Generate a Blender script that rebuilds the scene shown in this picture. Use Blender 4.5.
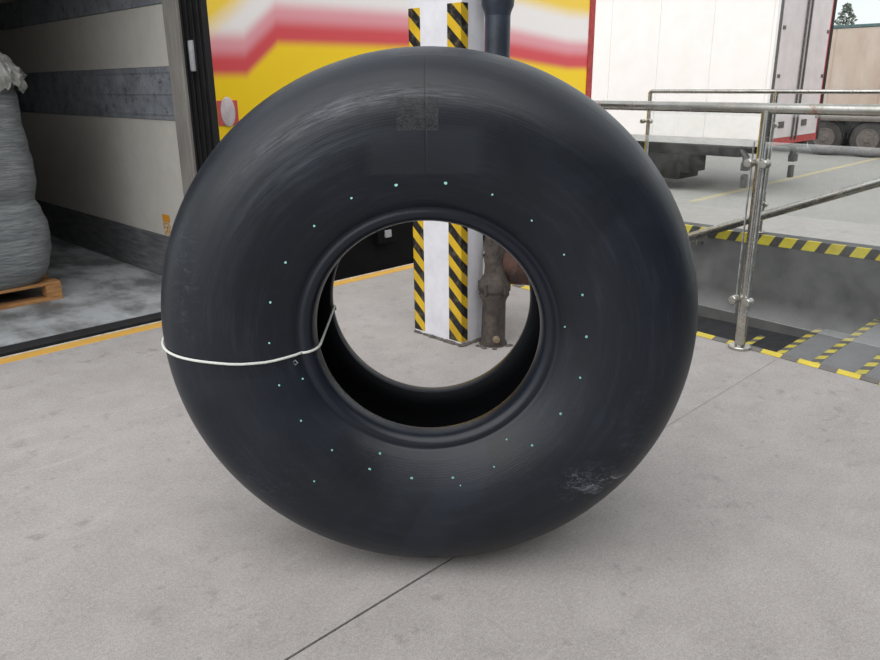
import bpy, bmesh, math, random
from math import sin, cos, pi, radians, atan2, hypot, sqrt
from mathutils import Vector, Matrix, noise as mnoise
random.seed(7)
scn = bpy.context.scene
for o in list(bpy.data.objects): bpy.data.objects.remove(o)
COL = scn.collection

# ------------------------------------------------------------ camera
cd = bpy.data.cameras.new('camera'); cam = bpy.data.objects.new('camera', cd); COL.objects.link(cam)
cd.sensor_width = 36; cd.lens = 760/880*36; cd.clip_end = 300; cd.clip_start = .05
PITCH, ROLL, CAMH = radians(18.1), radians(0.6), 1.4
fw = Vector((0, cos(PITCH), -sin(PITCH))); up0 = Vector((0, sin(PITCH), cos(PITCH))); r0 = Vector((1, 0, 0))
up = up0*cos(ROLL)+r0*sin(ROLL); rt = r0*cos(ROLL)-up0*sin(ROLL)
cam.matrix_world = Matrix(((rt.x, up.x, -fw.x, 0), (rt.y, up.y, -fw.y, 0), (rt.z, up.z, -fw.z, CAMH), (0, 0, 0, 1)))
scn.camera = cam

# ------------------------------------------------------------ light: overcast sky + very soft sun
scn.view_settings.view_transform = 'Standard'; scn.view_settings.look = 'None'
scn.view_settings.gamma = 1; scn.view_settings.use_curve_mapping = False
scn.view_settings.exposure = 0.0
w = bpy.data.worlds.new('overcast'); scn.world = w; w.use_nodes = True
nt = w.node_tree; nt.nodes.clear()
wo = nt.nodes.new('ShaderNodeOutputWorld'); bg = nt.nodes.new('ShaderNodeBackground')
tc = nt.nodes.new('ShaderNodeTexCoord'); sp = nt.nodes.new('ShaderNodeSeparateXYZ')
mr = nt.nodes.new('ShaderNodeMapRange'); cr = nt.nodes.new('ShaderNodeValToRGB')
nt.links.new(tc.outputs['Generated'], sp.inputs[0]); nt.links.new(sp.outputs['Z'], mr.inputs[0])
mr.inputs[1].default_value = -0.1; mr.inputs[2].default_value = 1
cr.color_ramp.elements[0].color = (1.06, 1.13, 1.16, 1); cr.color_ramp.elements[1].color = (.84, .85, .87, 1)
nt.links.new(mr.outputs[0], cr.inputs[0]); nt.links.new(cr.outputs[0], bg.inputs['Color'])
bg.inputs['Strength'].default_value = 0.92
nt.links.new(bg.outputs[0], wo.inputs[0])
sd = bpy.data.lights.new('soft_sun', 'SUN'); sun = bpy.data.objects.new('soft_sun', sd); COL.objects.link(sun)
sd.energy = 2.7; sd.angle = radians(85); sd.color = (1, .97, .95)
sun.rotation_euler = Vector((-0.40, -0.78, 0.95)).to_track_quat('Z', 'Y').to_euler(); sun.location = (2, -4, 8)

# ------------------------------------------------------------ dock frame: local x = along kerb (k), local y = into the trailers (t)
AZ = radians(45.3); KX = Vector((sin(AZ), cos(AZ), 0)); TY = Vector((-cos(AZ), sin(AZ), 0))
DR = atan2(KX.y, KX.x)
def W(k, t, z=0): return KX*k+TY*t+Vector((0, 0, z))

# ------------------------------------------------------------ materials
def L(c):  # sRGB 0-255 -> linear
    return tuple(((v/255/12.92) if v/255 <= .04045 else ((v/255+.055)/1.055)**2.4) for v in c)+(1,)
class NT:
    def __init__(s, name):
        s.m = bpy.data.materials.new(name); s.m.use_nodes = True; s.t = s.m.node_tree
        s.b = s.t.nodes['Principled BSDF']; s.o = s.t.nodes['Material Output']
    def n(s, ty, **kw):
        x = s.t.nodes.new(ty)
        for k, v in kw.items(): setattr(x, k, v)
        return x
    def l(s, a, b): s.t.links.new(a, b)
    def put(s, sock, v):
        if isinstance(v, bpy.types.NodeSocket): s.l(v, sock)
        elif v is not None: sock.default_value = v
    def math(s, op, a, b=None, c=None, clamp=False):
        x = s.n('ShaderNodeMath', operation=op, use_clamp=clamp)
        for i, v in enumerate((a, b, c)): s.put(x.inputs[i], v)
        return x.outputs[0]
    def co(s, kind='Object'): return s.n('ShaderNodeTexCoord').outputs[kind]
    def sep(s, v):
        x = s.n('ShaderNodeSeparateXYZ'); s.l(v, x.inputs[0]); return x.outputs
    def comb(s, a, b, c):
        x = s.n('ShaderNodeCombineXYZ')
        for i, v in enumerate((a, b, c)): s.put(x.inputs[i], v)
        return x.outputs[0]
    def mapping(s, v, scale=(1, 1, 1), loc=(0, 0, 0), rot=(0, 0, 0)):
        x = s.n('ShaderNodeMapping'); s.l(v, x.inputs[0])
        x.inputs['Scale'].default_value = scale; x.inputs['Location'].default_value = loc; x.inputs['Rotation'].default_value = rot
        return x.outputs[0]
    def noise(s, v, scale, detail=4, rough=.55, dist=0):
        x = s.n('ShaderNodeTexNoise'); s.l(v, x.inputs['Vector'])
        x.inputs['Scale'].default_value = scale; x.inputs['Detail'].default_value = detail
        x.inputs['Roughness'].default_value = rough; x.inputs['Distortion'].default_value = dist
        return x.outputs[0]
    def vor(s, v, scale, feature='F1'):
        x = s.n('ShaderNodeTexVoronoi', feature=feature); s.l(v, x.inputs['Vector']); x.inputs['Scale'].default_value = scale
        return x.outputs['Distance']
    def ramp(s, f, stops, interp='LINEAR'):
        x = s.n('ShaderNodeValToRGB'); x.color_ramp.interpolation = interp
        e = x.color_ramp.elements
        while len(e) < len(stops): e.new(.5)
        for i, (p, c) in enumerate(stops):
            e[i].position = p; e[i].color = c if len(c) == 4 else tuple(c)+(1,)
        s.l(f, x.inputs[0]); return x.outputs[0]
    def rng(s, f, a, b, c=0., d=1.):
        x = s.n('ShaderNodeMapRange'); s.l(f, x.inputs[0])
        for i, v in enumerate((a, b, c, d)): x.inputs[i+1].default_value = v
        return x.outputs[0]
    def mix(s, f, a, b, mode='MIX'):
        x = s.n('ShaderNodeMix', data_type='RGBA', blend_type=mode)
        s.put(x.inputs[0], f); s.put(x.inputs[6], a); s.put(x.inputs[7], b); return x.outputs[2]
    def bump(s, h, strength=.3, dist=.01):
        x = s.n('ShaderNodeBump'); x.inputs['Strength'].default_value = strength; x.inputs['Distance'].default_value = dist
        s.l(h, x.inputs['Height']); s.l(x.outputs[0], s.b.inputs['Normal'])
    def fin(s, col=None, rough=None, metal=None, spec=None):
        s.put(s.b.inputs['Base Color'], col); s.put(s.b.inputs['Roughness'], rough)
        s.put(s.b.inputs['Metallic'], metal); s.put(s.b.inputs['Specular IOR Level'], spec)
        return s.m
def g(v): return (v, v, v, 1)

def mottled(name, c1, c2, scale=8, rough=.7, metal=0, spec=.4, bump=.15, bscale=60, aniso=(1, 1, 1), lo=.35, hi=.65, kind='Object'):
    s = NT(name); v = s.mapping(s.co(kind), scale=aniso)
    f = s.rng(s.noise(v, scale, 6, .62), lo, hi)
    c = s.mix(f, L(c1), L(c2))
    if bump: s.bump(s.noise(v, bscale, 4, .6), bump, .005)
    return s.fin(c, rough, metal, spec)

def concrete(name, base=(172, 168, 166), dark=(138, 134, 132), spots=True, tint=0):
    s = NT(name); v = s.co()
    big = s.rng(s.noise(v, .9, 5, .6, .4), .3, .7)
    med = s.rng(s.noise(s.mapping(v, loc=(5, 3, 0)), 5, 6, .65, .3), .35, .72)
    fine = s.noise(v, 90, 3, .7)
    grit = s.noise(v, 260, 2, .6)
    c = s.mix(s.math('MULTIPLY', big, .42), L(base), L(dark))
    c = s.mix(s.math('MULTIPLY', med, .38), c, L(tuple(int(x*.86) for x in dark)))
    c = s.mix(s.rng(fine, .38, .68, 0, .42), c, L(tuple(min(255, int(x*1.13)) for x in base)))
    c = s.mix(s.rng(grit, .50, .68, 0, .75), c, L(tuple(int(x*.72) for x in base)))
    # sparse oil spots and pale worn trails
    if spots:
        sp_ = s.math('MULTIPLY', s.rng(s.noise(s.mapping(v, scale=(1, 1, 1), loc=(11, 2, 0)), 10, 5, .6, .15), .58, .74), s.rng(s.noise(s.mapping(v, loc=(1, 9, 0)), 1.7, 2), .42, .6))
        c = s.mix(s.math('MULTIPLY', sp_, .5), c, L((84, 82, 83)))
        tr = s.rng(s.noise(s.mapping(v, scale=(1.0, 4.5, 1), rot=(0, 0, .4)), 2.3, 5, .7, .8), .6, .78)
        c = s.mix(s.math('MULTIPLY', tr, .3), c, L((205, 200, 196)))
        sp2 = s.math('MULTIPLY', s.rng(s.noise(s.mapping(v, loc=(21, 7, 0)), 22, 5, .65, .1), .58, .72), s.rng(s.noise(s.mapping(v, loc=(4, 6, 0)), 2.2, 3), .45, .6))
        c = s.mix(s.math('MULTIPLY', sp2, .4), c, L((92, 90, 90)))
    h = s.math('ADD', s.math('MULTIPLY', grit, .5), s.math('MULTIPLY', med, .6))
    s.bump(h, .25, .003)
    return s.fin(c, .82, 0, .3)

def stripes(name, vec, period, duty, cy=(226, 200, 50), cb=(48, 48, 50), wear=.35, rough=.55, fade=(170, 160, 130)):
    s = NT(name); v = s.co(); d = s.n('ShaderNodeVectorMath', operation='DOT_PRODUCT')
    s.l(v, d.inputs[0]); d.inputs[1].default_value = vec
    fr = s.math('FRACT', s.math('ADD', s.math('DIVIDE', d.outputs['Value'], period), 100.0))
    m = s.math('GREATER_THAN', fr, duty)
    c = s.mix(m, L(cy), L(cb))
    f = s.rng(s.noise(v, 22, 5, .7), .5, .72, 0, wear)
    c = s.mix(f, c, L(fade))
    f2 = s.rng(s.noise(s.mapping(v, loc=(4, 4, 4)), 7, 3), .35, .75, 0, .35)
    c = s.mix(f2, c, L((120, 105, 60)), 'MULTIPLY')
    return s.fin(c, rough, 0, .4)

M = {}
M['floor'] = concrete('dock_concrete')
M['yard'] = concrete('yard_concrete', (178, 176, 172), (152, 150, 146), spots=True)
M['wallgrey'] = mottled('wall_render', (108, 109, 109), (86, 87, 88), 3.5, .85, bump=.08, bscale=60, lo=.3, hi=.7)
M['step'] = concrete('step_concrete', (128, 130, 132), (100, 102, 104), spots=False)
M['mat'] = mottled('dark_landing', (52, 54, 58), (40, 41, 44), 12, .8)
M['kerb'] = mottled('worn_yellow_paint', (218, 172, 84), (198, 150, 66), 9, .6, aniso=(.4, 2, 2), lo=.3, hi=.8)
M['whiteline'] = mottled('pale_steel_edge', (220, 215, 205), (180, 172, 160), 15, .5)
M['dustfill'] = mottled('dusty_joint_fill', (140, 136, 133), (160, 156, 153), 30, .85)
M['clad'] = mottled('dark_cladding', (92, 94, 98), (80, 82, 86), 2, .6, bump=0)
M['pitch'] = mottled('shade_black_chassis', (12, 12, 13), (20, 19, 19), 5, .85, spec=.15, bump=0)  # near-black colour carries the deep shade under the yellow truck
M['rubber_dark'] = mottled('dark_rubber', (30, 30, 32), (44, 44, 46), 14, .65)
M['black'] = mottled('black_seal', (16, 16, 18), (30, 30, 32), 20, .5, bump=0, aniso=(3, 3, .4))
M['underside'] = mottled('sooty_chassis', (26, 26, 28), (40, 38, 36), 5, .8, bump=0)
M['white_col'] = mottled('painted_white_column', (226, 226, 232), (206, 206, 212), 7, .5, bump=.1, lo=.4, hi=.8)
M['column_dirt'] = mottled('dirty_base', (70, 66, 62), (110, 104, 98), 40, .9, bump=.5)
M['pipe_paint'] = mottled('blue_grey_paint', (50, 58, 72), (36, 42, 52), 10, .4, spec=.5)
M['pipe_old'] = mottled('corroded_pipe', (52, 48, 46), (84, 76, 70), 24, .75, bump=.6, bscale=40)
M['rust'] = mottled('brown_rust', (104, 70, 58), (58, 55, 55), 9, .85, bump=.6, bscale=50)
M['plug'] = mottled('brass_plug', (150, 132, 108), (110, 96, 80), 60, .5)
M['alu'] = mottled('painted_post', (150, 147, 142), (126, 123, 119), 12, .5, aniso=(2, 2, .3))
M['inpanel'] = mottled('trailer_liner', (206, 203, 196), (194, 191, 184), 6, .6, bump=.05, lo=.3, hi=.8)
M['kick'] = mottled('scuffed_kick_plate', (88, 89, 92), (124, 125, 128), 14, .5, metal=.1, aniso=(1, .3, 2.5))
M['tfloor'] = mottled('dusty_trailer_floor', (112, 114, 114), (176, 180, 184), 3.0, .6, metal=0, aniso=(1, .6, 1), lo=.40, hi=.58)
M['wood'] = mottled('pallet_wood', (190, 142, 92), (150, 108, 68), 14, .8, aniso=(.5, 3, 3))
M['white_truck'] = mottled('white_trailer_panel', (241, 238, 237), (236, 233, 230), 2.5, .4, bump=0)
M['door_grey'] = mottled('pinkish_grey_door', (212, 203, 203), (198, 190, 190), 2.5, .45, bump=0)
M['red'] = mottled('red_paint', (186, 66, 62), (150, 52, 50), 12, .5, bump=0)
M['steel_dark'] = mottled('lock_rod_steel', (110, 108, 106), (80, 78, 76), 16, .4, metal=.6)
M['curtain'] = mottled('faded_curtain', (190, 178, 166), (170, 152, 138), 1.6, .6, aniso=(1, 1, .35), lo=.3, hi=.7)
M['teal'] = mottled('teal_roof_rail', (64, 92, 92), (84, 104, 104), 4, .5, bump=0)
M['tyre_far'] = mottled('road_tyre', (48, 46, 46), (66, 62, 60), 9, .85)
M['hub'] = mottled('dusty_hub', (110, 102, 96), (84, 78, 74), 14, .7)
M['mark'] = mottled('pale_green_vent_mark', (120, 190, 182), (160, 214, 206), 50, .6, bump=0)
M['mark_grey'] = mottled('pale_grey_mark', (150, 160, 165), (120, 130, 135), 50, .6, bump=0)
M['cord'] = mottled('white_cord', (226, 230, 226), (205, 208, 200), 300, .7, bump=.4, bscale=500)
M['lamp'] = mottled('grey_lens', (170, 172, 176), (150, 152, 156), 20, .25, bump=0)
M['leaf'] = mottled('grey_green_leaf', (96, 110, 100), (126, 134, 124), 5, .8)
M['bark'] = mottled('bark', (80, 70, 60), (60, 52, 45), 9, .9)
M['haz_edge'] = stripes('hazard_tape_edge', (0.25, -1, 0), .2, .55, (232, 208, 62), (110, 106, 104), .2)
M['haz_wall'] = stripes('hazard_tape_wall', (0, -1, -0.55), .205, .58, (214, 200, 70), (74, 74, 76), .12)
M['haz_step'] = stripes('hazard_tape_step', (1, .8, 0), .19, .52, (196, 184, 76), (92, 92, 94), .35)
M['haz_col'] = stripes('hazard_tape_column', (.85, -.85, 1), .122, .5, (216, 178, 36), (30, 30, 34), .3, .4, (190, 170, 120))

def steel(name='brushed_steel'):
    s = NT(name); v = s.co()
    f = s.rng(s.noise(v, 9, 4, .55), .3, .75)
    c = s.mix(f, L((205, 204, 198)), L((160, 158, 152)))
    rs = s.rng(s.noise(s.mapping(v, loc=(3, 1, 7)), 11, 6, .75, .5), .57, .65)
    c = s.mix(s.math('MULTIPLY', rs, .8), c, L((128, 84, 62)))
    wp = s.rng(s.noise(s.mapping(v, loc=(8, 1, 2)), 16, 6, .75, .4), .58, .64)
    c = s.mix(s.math('MULTIPLY', wp, .5), c, L((200, 198, 190)))
    s.bump(s.noise(v, 60, 3), .05, .001)
    return s.fin(c, s.rng(f, 0, 1, .18, .36), s.math('SUBTRACT', 1.0, s.math('MULTIPLY', rs, .8)), .5)
M['steel'] = steel()

def acrylic():
    s = NT('scratched_acrylic'); v = s.co()
    tr = s.n('ShaderNodeBsdfTransparent'); tr.inputs[0].default_value = (.96, .97, .97, 1)
    gl = s.n('ShaderNodeBsdfGlossy'); gl.inputs['Roughness'].default_value = .08
    df = s.n('ShaderNodeBsdfDiffuse'); df.inputs[0].default_value = (.75, .76, .76, 1)
    lw = s.n('ShaderNodeLayerWeight'); lw.inputs[0].default_value = .25
    hz = s.rng(s.noise(s.mapping(v, scale=(1, 1, 1)), 3.5, 6, .7, .5), .45, .8, .0, .06)
    z = s.sep(v)[2]
    bot = s.rng(z, .0, .12, .12, 0)     # grime gathered along the lower edge
    top = s.rng(z, .86, .9, 0, .3)
    hz = s.math('ADD', hz, s.math('ADD', bot, top), clamp=True)
    m1 = s.n('ShaderNodeMixShader'); s.l(hz, m1.inputs[0]); s.l(tr.outputs[0], m1.inputs[1]); s.l(df.outputs[0], m1.inputs[2])
    m2 = s.n('ShaderNodeMixShader'); s.l(s.math('MULTIPLY', lw.outputs['Fresnel'], .22), m2.inputs[0]); s.l(m1.outputs[0], m2.inputs[1]); s.l(gl.outputs[0], m2.inputs[2])
    s.l(m2.outputs[0], s.o.inputs[0]); s.t.nodes.remove(s.b)
    return s.m
M['acrylic'] = acrylic()
M['edge'] = mottled('polished_panel_edge', (196, 200, 200), (140, 144, 146), 20, .2, metal=.5)

def film():
    s = NT('stretch_film'); v = s.co()
    wr = s.noise(s.mapping(v, scale=(1.2, 1.2, 9), rot=(.05, .06, 0)), 6, 6, .65, .5)
    c = s.mix(s.rng(wr, .35, .68), L((104, 110, 114)), L((150, 154, 156)))
    dk = s.rng(s.noise(s.mapping(v, scale=(1, 1, 1.6), loc=(2, 2, 1)), 5, 4, .6), .6, .72)
    c = s.mix(s.math('MULTIPLY', dk, .35), c, L((74, 78, 82)))
    s.bump(wr, .8, .03)
    return s.fin(c, .38, 0, .6)
M['film'] = film()

def band_mat():
    s = NT('blue_grey_rub_rail'); v = s.co()
    f = s.rng(s.noise(s.mapping(v, scale=(1, 1.5, 1.5)), 5, 7, .7, .3), .35, .7)
    c = s.mix(f, L((128, 133, 141)), L((166, 170, 177)))
    k = s.rng(s.noise(s.mapping(v, loc=(3, 3, 3)), 13, 6, .8), .54, .66)
    c = s.mix(s.math('MULTIPLY', k, .75), c, L((44, 46, 52)))
    s.bump(s.noise(v, 40, 3), .2, .004)
    return s.fin(c, .55, .2, .5)
M['band'] = band_mat()

def livery():
    """soft airbrushed yellow body with a red / white sweep (local x = along body, z = height)"""
    s = NT('yellow_body_livery'); o = s.sep(s.co()); x, z = o[0], o[2]
    lo = s.math('ADD', s.math('MULTIPLY', s.rng(x, .42, .80), .30), 1.47)         # edge climbs after the hook
    lo = s.math('SUBTRACT', lo, s.math('MULTIPLY', s.rng(x, 3.2, 5.6), .22))
    d = s.math('SUBTRACT', z, lo)
    Yc, Rr, Pk, Wt, Yt = L((255, 214, 14)), L((220, 78, 84)), L((234, 160, 168)), L((248, 242, 240)), L((252, 214, 70))
    c = s.ramp(s.math('DIVIDE', s.math('ADD', d, .1), 1.0), [(0, Yc), (.05, Yc), (.17, Rr), (.22, Rr), (.38, Pk), (.55, Wt), (.72, Wt), (.95, Yt)], 'EASE')
    # left of the hook the sweep leans away and the body goes yellow sooner
    d2 = s.math('ADD', d, s.math('MULTIPLY', s.rng(x, .25, .95), -.45))
    left = s.ramp(s.math('DIVIDE', s.math('ADD', d2, .5), 1.2), [(0, Yc), (.0, Yc), (.46, Yt), (1, Yt)], 'EASE')
    m = s.math('MULTIPLY', s.rng(x, .7, .35), s.rng(s.math('SUBTRACT', z, s.math('MULTIPLY', x, .7)), 1.72, 1.95))
    c = s.mix(m, c, Yt)
    sm = s.math('MULTIPLY', s.math('MULTIPLY', s.rng(x, .95, 1.15), s.rng(x, 1.9, 1.6)), s.math('MULTIPLY', s.rng(z, 1.33, 1.38), s.rng(z, 1.47, 1.42)))
    c = s.mix(s.math('MULTIPLY', sm, .45), c, L((190, 130, 40)))
    return s.fin(c, .35, 0, .4)
M['livery'] = livery()

TYRE_R = .7468
def tyre_mat(name, kind='side'):
    s = NT(name); v = s.co(); x, y, z = s.sep(v)
    r = s.math('SQRT', s.math('ADD', s.math('MULTIPLY', x, x), s.math('MULTIPLY', z, z)))
    a = s.math('ARCTAN2', z, x)
    ca = s.math('COSINE', a); sa = s.math('SINE', a)
    pol = s.comb(s.math('MULTIPLY', ca, 1.0), s.math('MULTIPLY', sa, 1.0), s.math('MULTIPLY', r, 22))   # streaks run round the tyre
    st = s.noise(pol, 2.6, 7, .68, .2)
    cl = s.noise(s.mapping(v, loc=(2, 0, 5)), 3.4, 6, .62, .6)
    fine = s.noise(s.mapping(v, scale=(1, 1, 1)), 85, 3, .7)
    c = s.mix(s.rng(cl, .35, .68), L((17, 21, 27)), L((23, 29, 40)))
    dust = s.math('MULTIPLY', s.rng(st, .5, .75), s.rng(cl, .35, .65))
    c = s.mix(s.math('MULTIPLY', dust, .28), c, L((66, 70, 76)))
    def gauss(val, c0, w0):
        q = s.math('DIVIDE', s.math('SUBTRACT', val, c0), w0); return s.math('EXPONENT', s.math('MULTIPLY', s.math('MULTIPLY', q, q), -1))
    rough = s.rng(cl, .3, .7, .34, .46)
    h = s.math('ADD', s.math('MULTIPLY', st, .4), s.math('MULTIPLY', fine, .25))
    if kind == 'side':
        front = s.math('LESS_THAN', y, 0.0)
        # dry scuffed arc above the hole, upper left
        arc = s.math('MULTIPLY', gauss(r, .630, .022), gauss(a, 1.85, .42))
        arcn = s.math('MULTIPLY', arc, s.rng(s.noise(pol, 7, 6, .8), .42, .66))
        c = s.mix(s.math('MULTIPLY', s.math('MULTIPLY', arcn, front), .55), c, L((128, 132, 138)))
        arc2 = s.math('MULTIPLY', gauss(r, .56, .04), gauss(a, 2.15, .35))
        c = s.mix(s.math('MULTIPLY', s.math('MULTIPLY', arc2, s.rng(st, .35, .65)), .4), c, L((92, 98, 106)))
        # blank buffed rectangle over the removed stamp
        bx = s.math('MULTIPLY', s.math('MULTIPLY', s.math('GREATER_THAN', x, -.062), s.math('LESS_THAN', x, .037)), s.math('MULTIPLY', s.math('GREATER_THAN', z, .545), s.math('LESS_THAN', z, .622)))
        bxn = s.rng(s.noise(s.mapping(v, scale=(1, 1, 1.6)), 55, 5, .8, 2.), .45, .62)
        c = s.mix(s.math('MULTIPLY', bx, .75), c, s.mix(s.math('MULTIPLY', bxn, .5), L((24, 26, 30)), L((70, 74, 78))))
        h = s.math('ADD', h, s.math('MULTIPLY', s.math('MULTIPLY', bx, bxn), .8))
        # mould seam line running from shoulder to mid sidewall
        ln = s.math('MULTIPLY', gauss(x, .006, .0022), s.math('MULTIPLY', s.math('GREATER_THAN', z, .44), front))
        h = s.math('SUBTRACT', h, s.math('MULTIPLY', ln, .6)); c = s.mix(s.math('MULTIPLY', ln, .5), c, L((12, 12, 14)))
        # smooth bluish patch under the stamp and low left
        p1 = s.math('MULTIPLY', s.math('MULTIPLY', s.rng(x, -.145, -.12), s.rng(x, .15, .12)), s.math('MULTIPLY', s.rng(z, .436, .444), s.rng(z, .56, .54)))
        c = s.mix(s.math('MULTIPLY', p1, .5), c, L((44, 48, 54)))
        p2 = s.math('MULTIPLY', s.rng(s.noise(s.mapping(v, loc=(.9, 0, 1.2)), 2.1, 2, .4, 1), .52, .56), s.math('LESS_THAN', z, -.1))
        c = s.mix(s.math('MULTIPLY', p2, .45), c, L((32, 37, 48)))
        # scuffs
        def spot(cx, cz, sx, sz, sc, amt, colr):
            gm = s.math('MULTIPLY', gauss(x, cx, sx), gauss(z, cz, sz))
            nz = s.rng(s.noise(s.mapping(v, scale=(1, 1, 2.2), rot=(0, -.6, 0), loc=(cx*9, 0, cz*7)), sc, 6, .8, 1.2), .52, .66)
            return s.math('MULTIPLY', s.math('MULTIPLY', gm, nz), amt), L(colr)
        for q in ((.45, -.42, .07, .045, 20, .9, (112, 118, 126)), (.50, -.415, .03, .016, 22, 1.0, (190, 192, 196)), (.40, -.40, .03, .02, 30, .9, (140, 144, 150)), (-.48, -.42, .16, .09, 34, .35, (80, 82, 88)), (-.62, .2, .05, .22, 30, .35, (78, 84, 94)), (.56, -.3, .05, .16, 26, .4, (72, 78, 88))):
            f_, c_ = spot(*q); c = s.mix(s.math('MULTIPLY', f_, front), c, c_)
        # fine white scratch beside the bead, lower left
        sc2 = s.math('MULTIPLY', s.math('MULTIPLY', gauss(s.math('ADD', r, s.math('MULTIPLY', s.noise(v, 9, 3), .012)), .349, .0018), gauss(a, -2.42, .28)), s.rng(s.noise(v, 38, 4, .8), .42, .56))
        c = s.mix(s.math('MULTIPLY', sc2, front), c, L((165, 168, 172)))
        grv = s.math('SINE', s.math('MULTIPLY', r, 900)); h = s.math('ADD', h, s.math('MULTIPLY', grv, .03))
    if kind == 'tread':
        sw = s.rng(s.noise(v, 16, 5, .8), .55, .75)
        c = s.mix(s.math('MULTIPLY', sw, .35), c, L((84, 88, 94)))
    if kind == 'liner':
        c = s.mix(.6, c, L((14, 14, 16))); rough = .7
    if kind == 'bead':
        c = s.mix(.4, c, L((28, 33, 44))); rough = .34
    s.bump(h, .32, .004)
    return s.fin(c, rough, 0, .40)

# ------------------------------------------------------------ mesh helpers
def B(): return bmesh.new()
def box(bm, x0, y0, z0, x1, y1, z1, bev=0):
    b2 = bmesh.new()
    vs = [b2.verts.new(p) for p in ((x0, y0, z0), (x1, y0, z0), (x1, y1, z0), (x0, y1, z0), (x0, y0, z1), (x1, y0, z1), (x1, y1, z1), (x0, y1, z1))]
    for f in ((0, 3, 2, 1), (4, 5, 6, 7), (0, 1, 5, 4), (1, 2, 6, 5), (2, 3, 7, 6), (3, 0, 4, 7)): b2.faces.new([vs[i] for i in f])
    if bev: bmesh.ops.bevel(b2, geom=b2.edges[:], offset=bev, segments=2, affect='EDGES', profile=.5)
    merge(bm, b2); return bm
def slab_prism(bm, pts, z0, z1):
    a = [bm.verts.new((x, y, z0)) for x, y in pts]; b = [bm.verts.new((x, y, z1)) for x, y in pts]; n = len(pts)
    bm.faces.new(a[::-1]); bm.faces.new(b)
    for i in range(n): bm.faces.new((a[i], a[(i+1) % n], b[(i+1) % n], b[i]))
def merge(bm, b2):
    me = bpy.data.meshes.new('tmp'); b2.to_mesh(me); b2.free(); bm.from_mesh(me); bpy.data.meshes.remove(me)
def tube(bm, pts, r, seg=16, cap=True, radii=None):
    pts = [Vector(p) for p in pts]; rings = []; prev = None
    for i, p in enumerate(pts):
        d = (pts[min(i+1, len(pts)-1)]-pts[max(i-1, 0)]).normalized()
        if prev is None:
            a = Vector((0, 0, 1)) if abs(d.z) < .9 else Vector((1, 0, 0)); n = d.cross(a).normalized()
        else: n = (prev-d*prev.dot(d)).normalized()
        prev = n; b = d.cross(n); rr = radii[i] if radii else r
        rings.append([bm.verts.new(p+(n*cos(2*pi*j/seg)+b*sin(2*pi*j/seg))*rr) for j in range(seg)])
    for q in range(len(rings)-1):
        for j in range(seg):
            bm.faces.new((rings[q][j], rings[q][(j+1) % seg], rings[q+1][(j+1) % seg], rings[q+1][j]))
    if cap:
        bm.faces.new(rings[0][::-1]); bm.faces.new(rings[-1])
    return bm
def lathe(bm, prof, seg=64, axis='Z', o=(0, 0, 0), closed=False):
    """prof: list of (h, r) along the axis"""
    o = Vector(o); rings = []
    for h, r in prof:
        ring = []
        for j in range(seg):
            c, s_ = cos(2*pi*j/seg)*r, sin(2*pi*j/seg)*r
            p = {'Z': (c, s_, h), 'Y': (c, h, s_), 'X': (h, c, s_)}[axis]
            ring.append(bm.verts.new(o+Vector(p)))
        rings.append(ring)
    n = len(rings)
    for i in range(n if closed else n-1):
        for j in range(seg):
            bm.faces.new((rings[i][j], rings[i][(j+1) % seg], rings[(i+1) % n][(j+1) % seg], rings[(i+1) % n][j]))
    if not closed:
        if prof[0][1] > 1e-6: bm.faces.new(rings[0][::-1])
        if prof[-1][1] > 1e-6: bm.faces.new(rings[-1])
    return bm
def arc_pts(c, r, a0, a1, n, f):
    return [f(c, r, a0+(a1-a0)*i/n) for i in range(n+1)]

def link(name, bm, mat, parent=None, smooth=False, recalc=True):
    if recalc: bmesh.ops.recalc_face_normals(bm, faces=bm.faces[:])
    me = bpy.data.meshes.new(name); bm.to_mesh(me); bm.free()
    me.materials.append(mat if not isinstance(mat, str) else M[mat])
    if smooth:
        for p in me.polygons: p.use_smooth = True
        if smooth == 'auto': me.set_sharp_from_angle(angle=radians(35))
    o = bpy.data.objects.new(name, me); COL.objects.link(o)
    if parent is not None: o.parent = parent
    return o
def place(o, k, t, z=0, rot=DR): o.location = W(k, t, z); o.rotation_euler = (0, 0, rot); return o
def tag(o, label=None, cat=None, group=None, kind=None):
    for k_, v_ in (('label', label), ('category', cat), ('group', group), ('kind', kind)):
        if v_: o[k_] = v_
    return o
def thing(name, label, cat, k, t, z=0, rot=DR, group=None, kind=None):
    o = bpy.data.objects.new(name, None); COL.objects.link(o); o.empty_display_size = .1
    place(o, k, t, z, rot); return tag(o, label, cat, group, kind)
def copy_tree(o, parent=None):
    c = o.copy(); COL.objects.link(c)
    if parent is not None: c.parent = parent
    for ch in list(o.children): copy_tree(ch, c)
    return c

KERB, EK, ET = 4.42, 3.95, 1.41
ZY = -.95
SK = .095                                   # the railing edge runs slightly askew of the dock front
def ek(t): return 3.93+SK*(t-.93)
SKA = -math.atan(SK)
# ------------------------------------------------------------ the setting
fl = thing('floor', 'grey concrete loading dock platform the big tyre stands on', 'floor', 0, 0, 0, kind='structure')
for (t0, t1) in ((-3.2, ET-.004), (ET+.004, KERB-.1)):
    bm = B(); slab_prism(bm, [(-5, t0), (ek(t0), t0), (ek(t1), t1), (-5, t1)], -.2, 0)
    sl = link('slab', bm, 'floor', fl)
bm = B(); box(bm, -5, ET-.004, -.2, 1.9, ET+.004, -.006); link('joint_filler', bm, 'rubber_dark', fl)
bm = B(); box(bm, 1.9, ET-.004, -.2, ek(ET), ET+.004, -.0012); link('joint_filler', bm, 'dustfill', fl)
bm = B(); slab_prism(bm, [(-5, -3.2), (ek(-3.2)-.002, -3.2), (ek(KERB)-.002, KERB-.101), (-5, KERB-.101)], ZY-.2, -.2); link('foundation', bm, 'wallgrey', fl)

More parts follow.
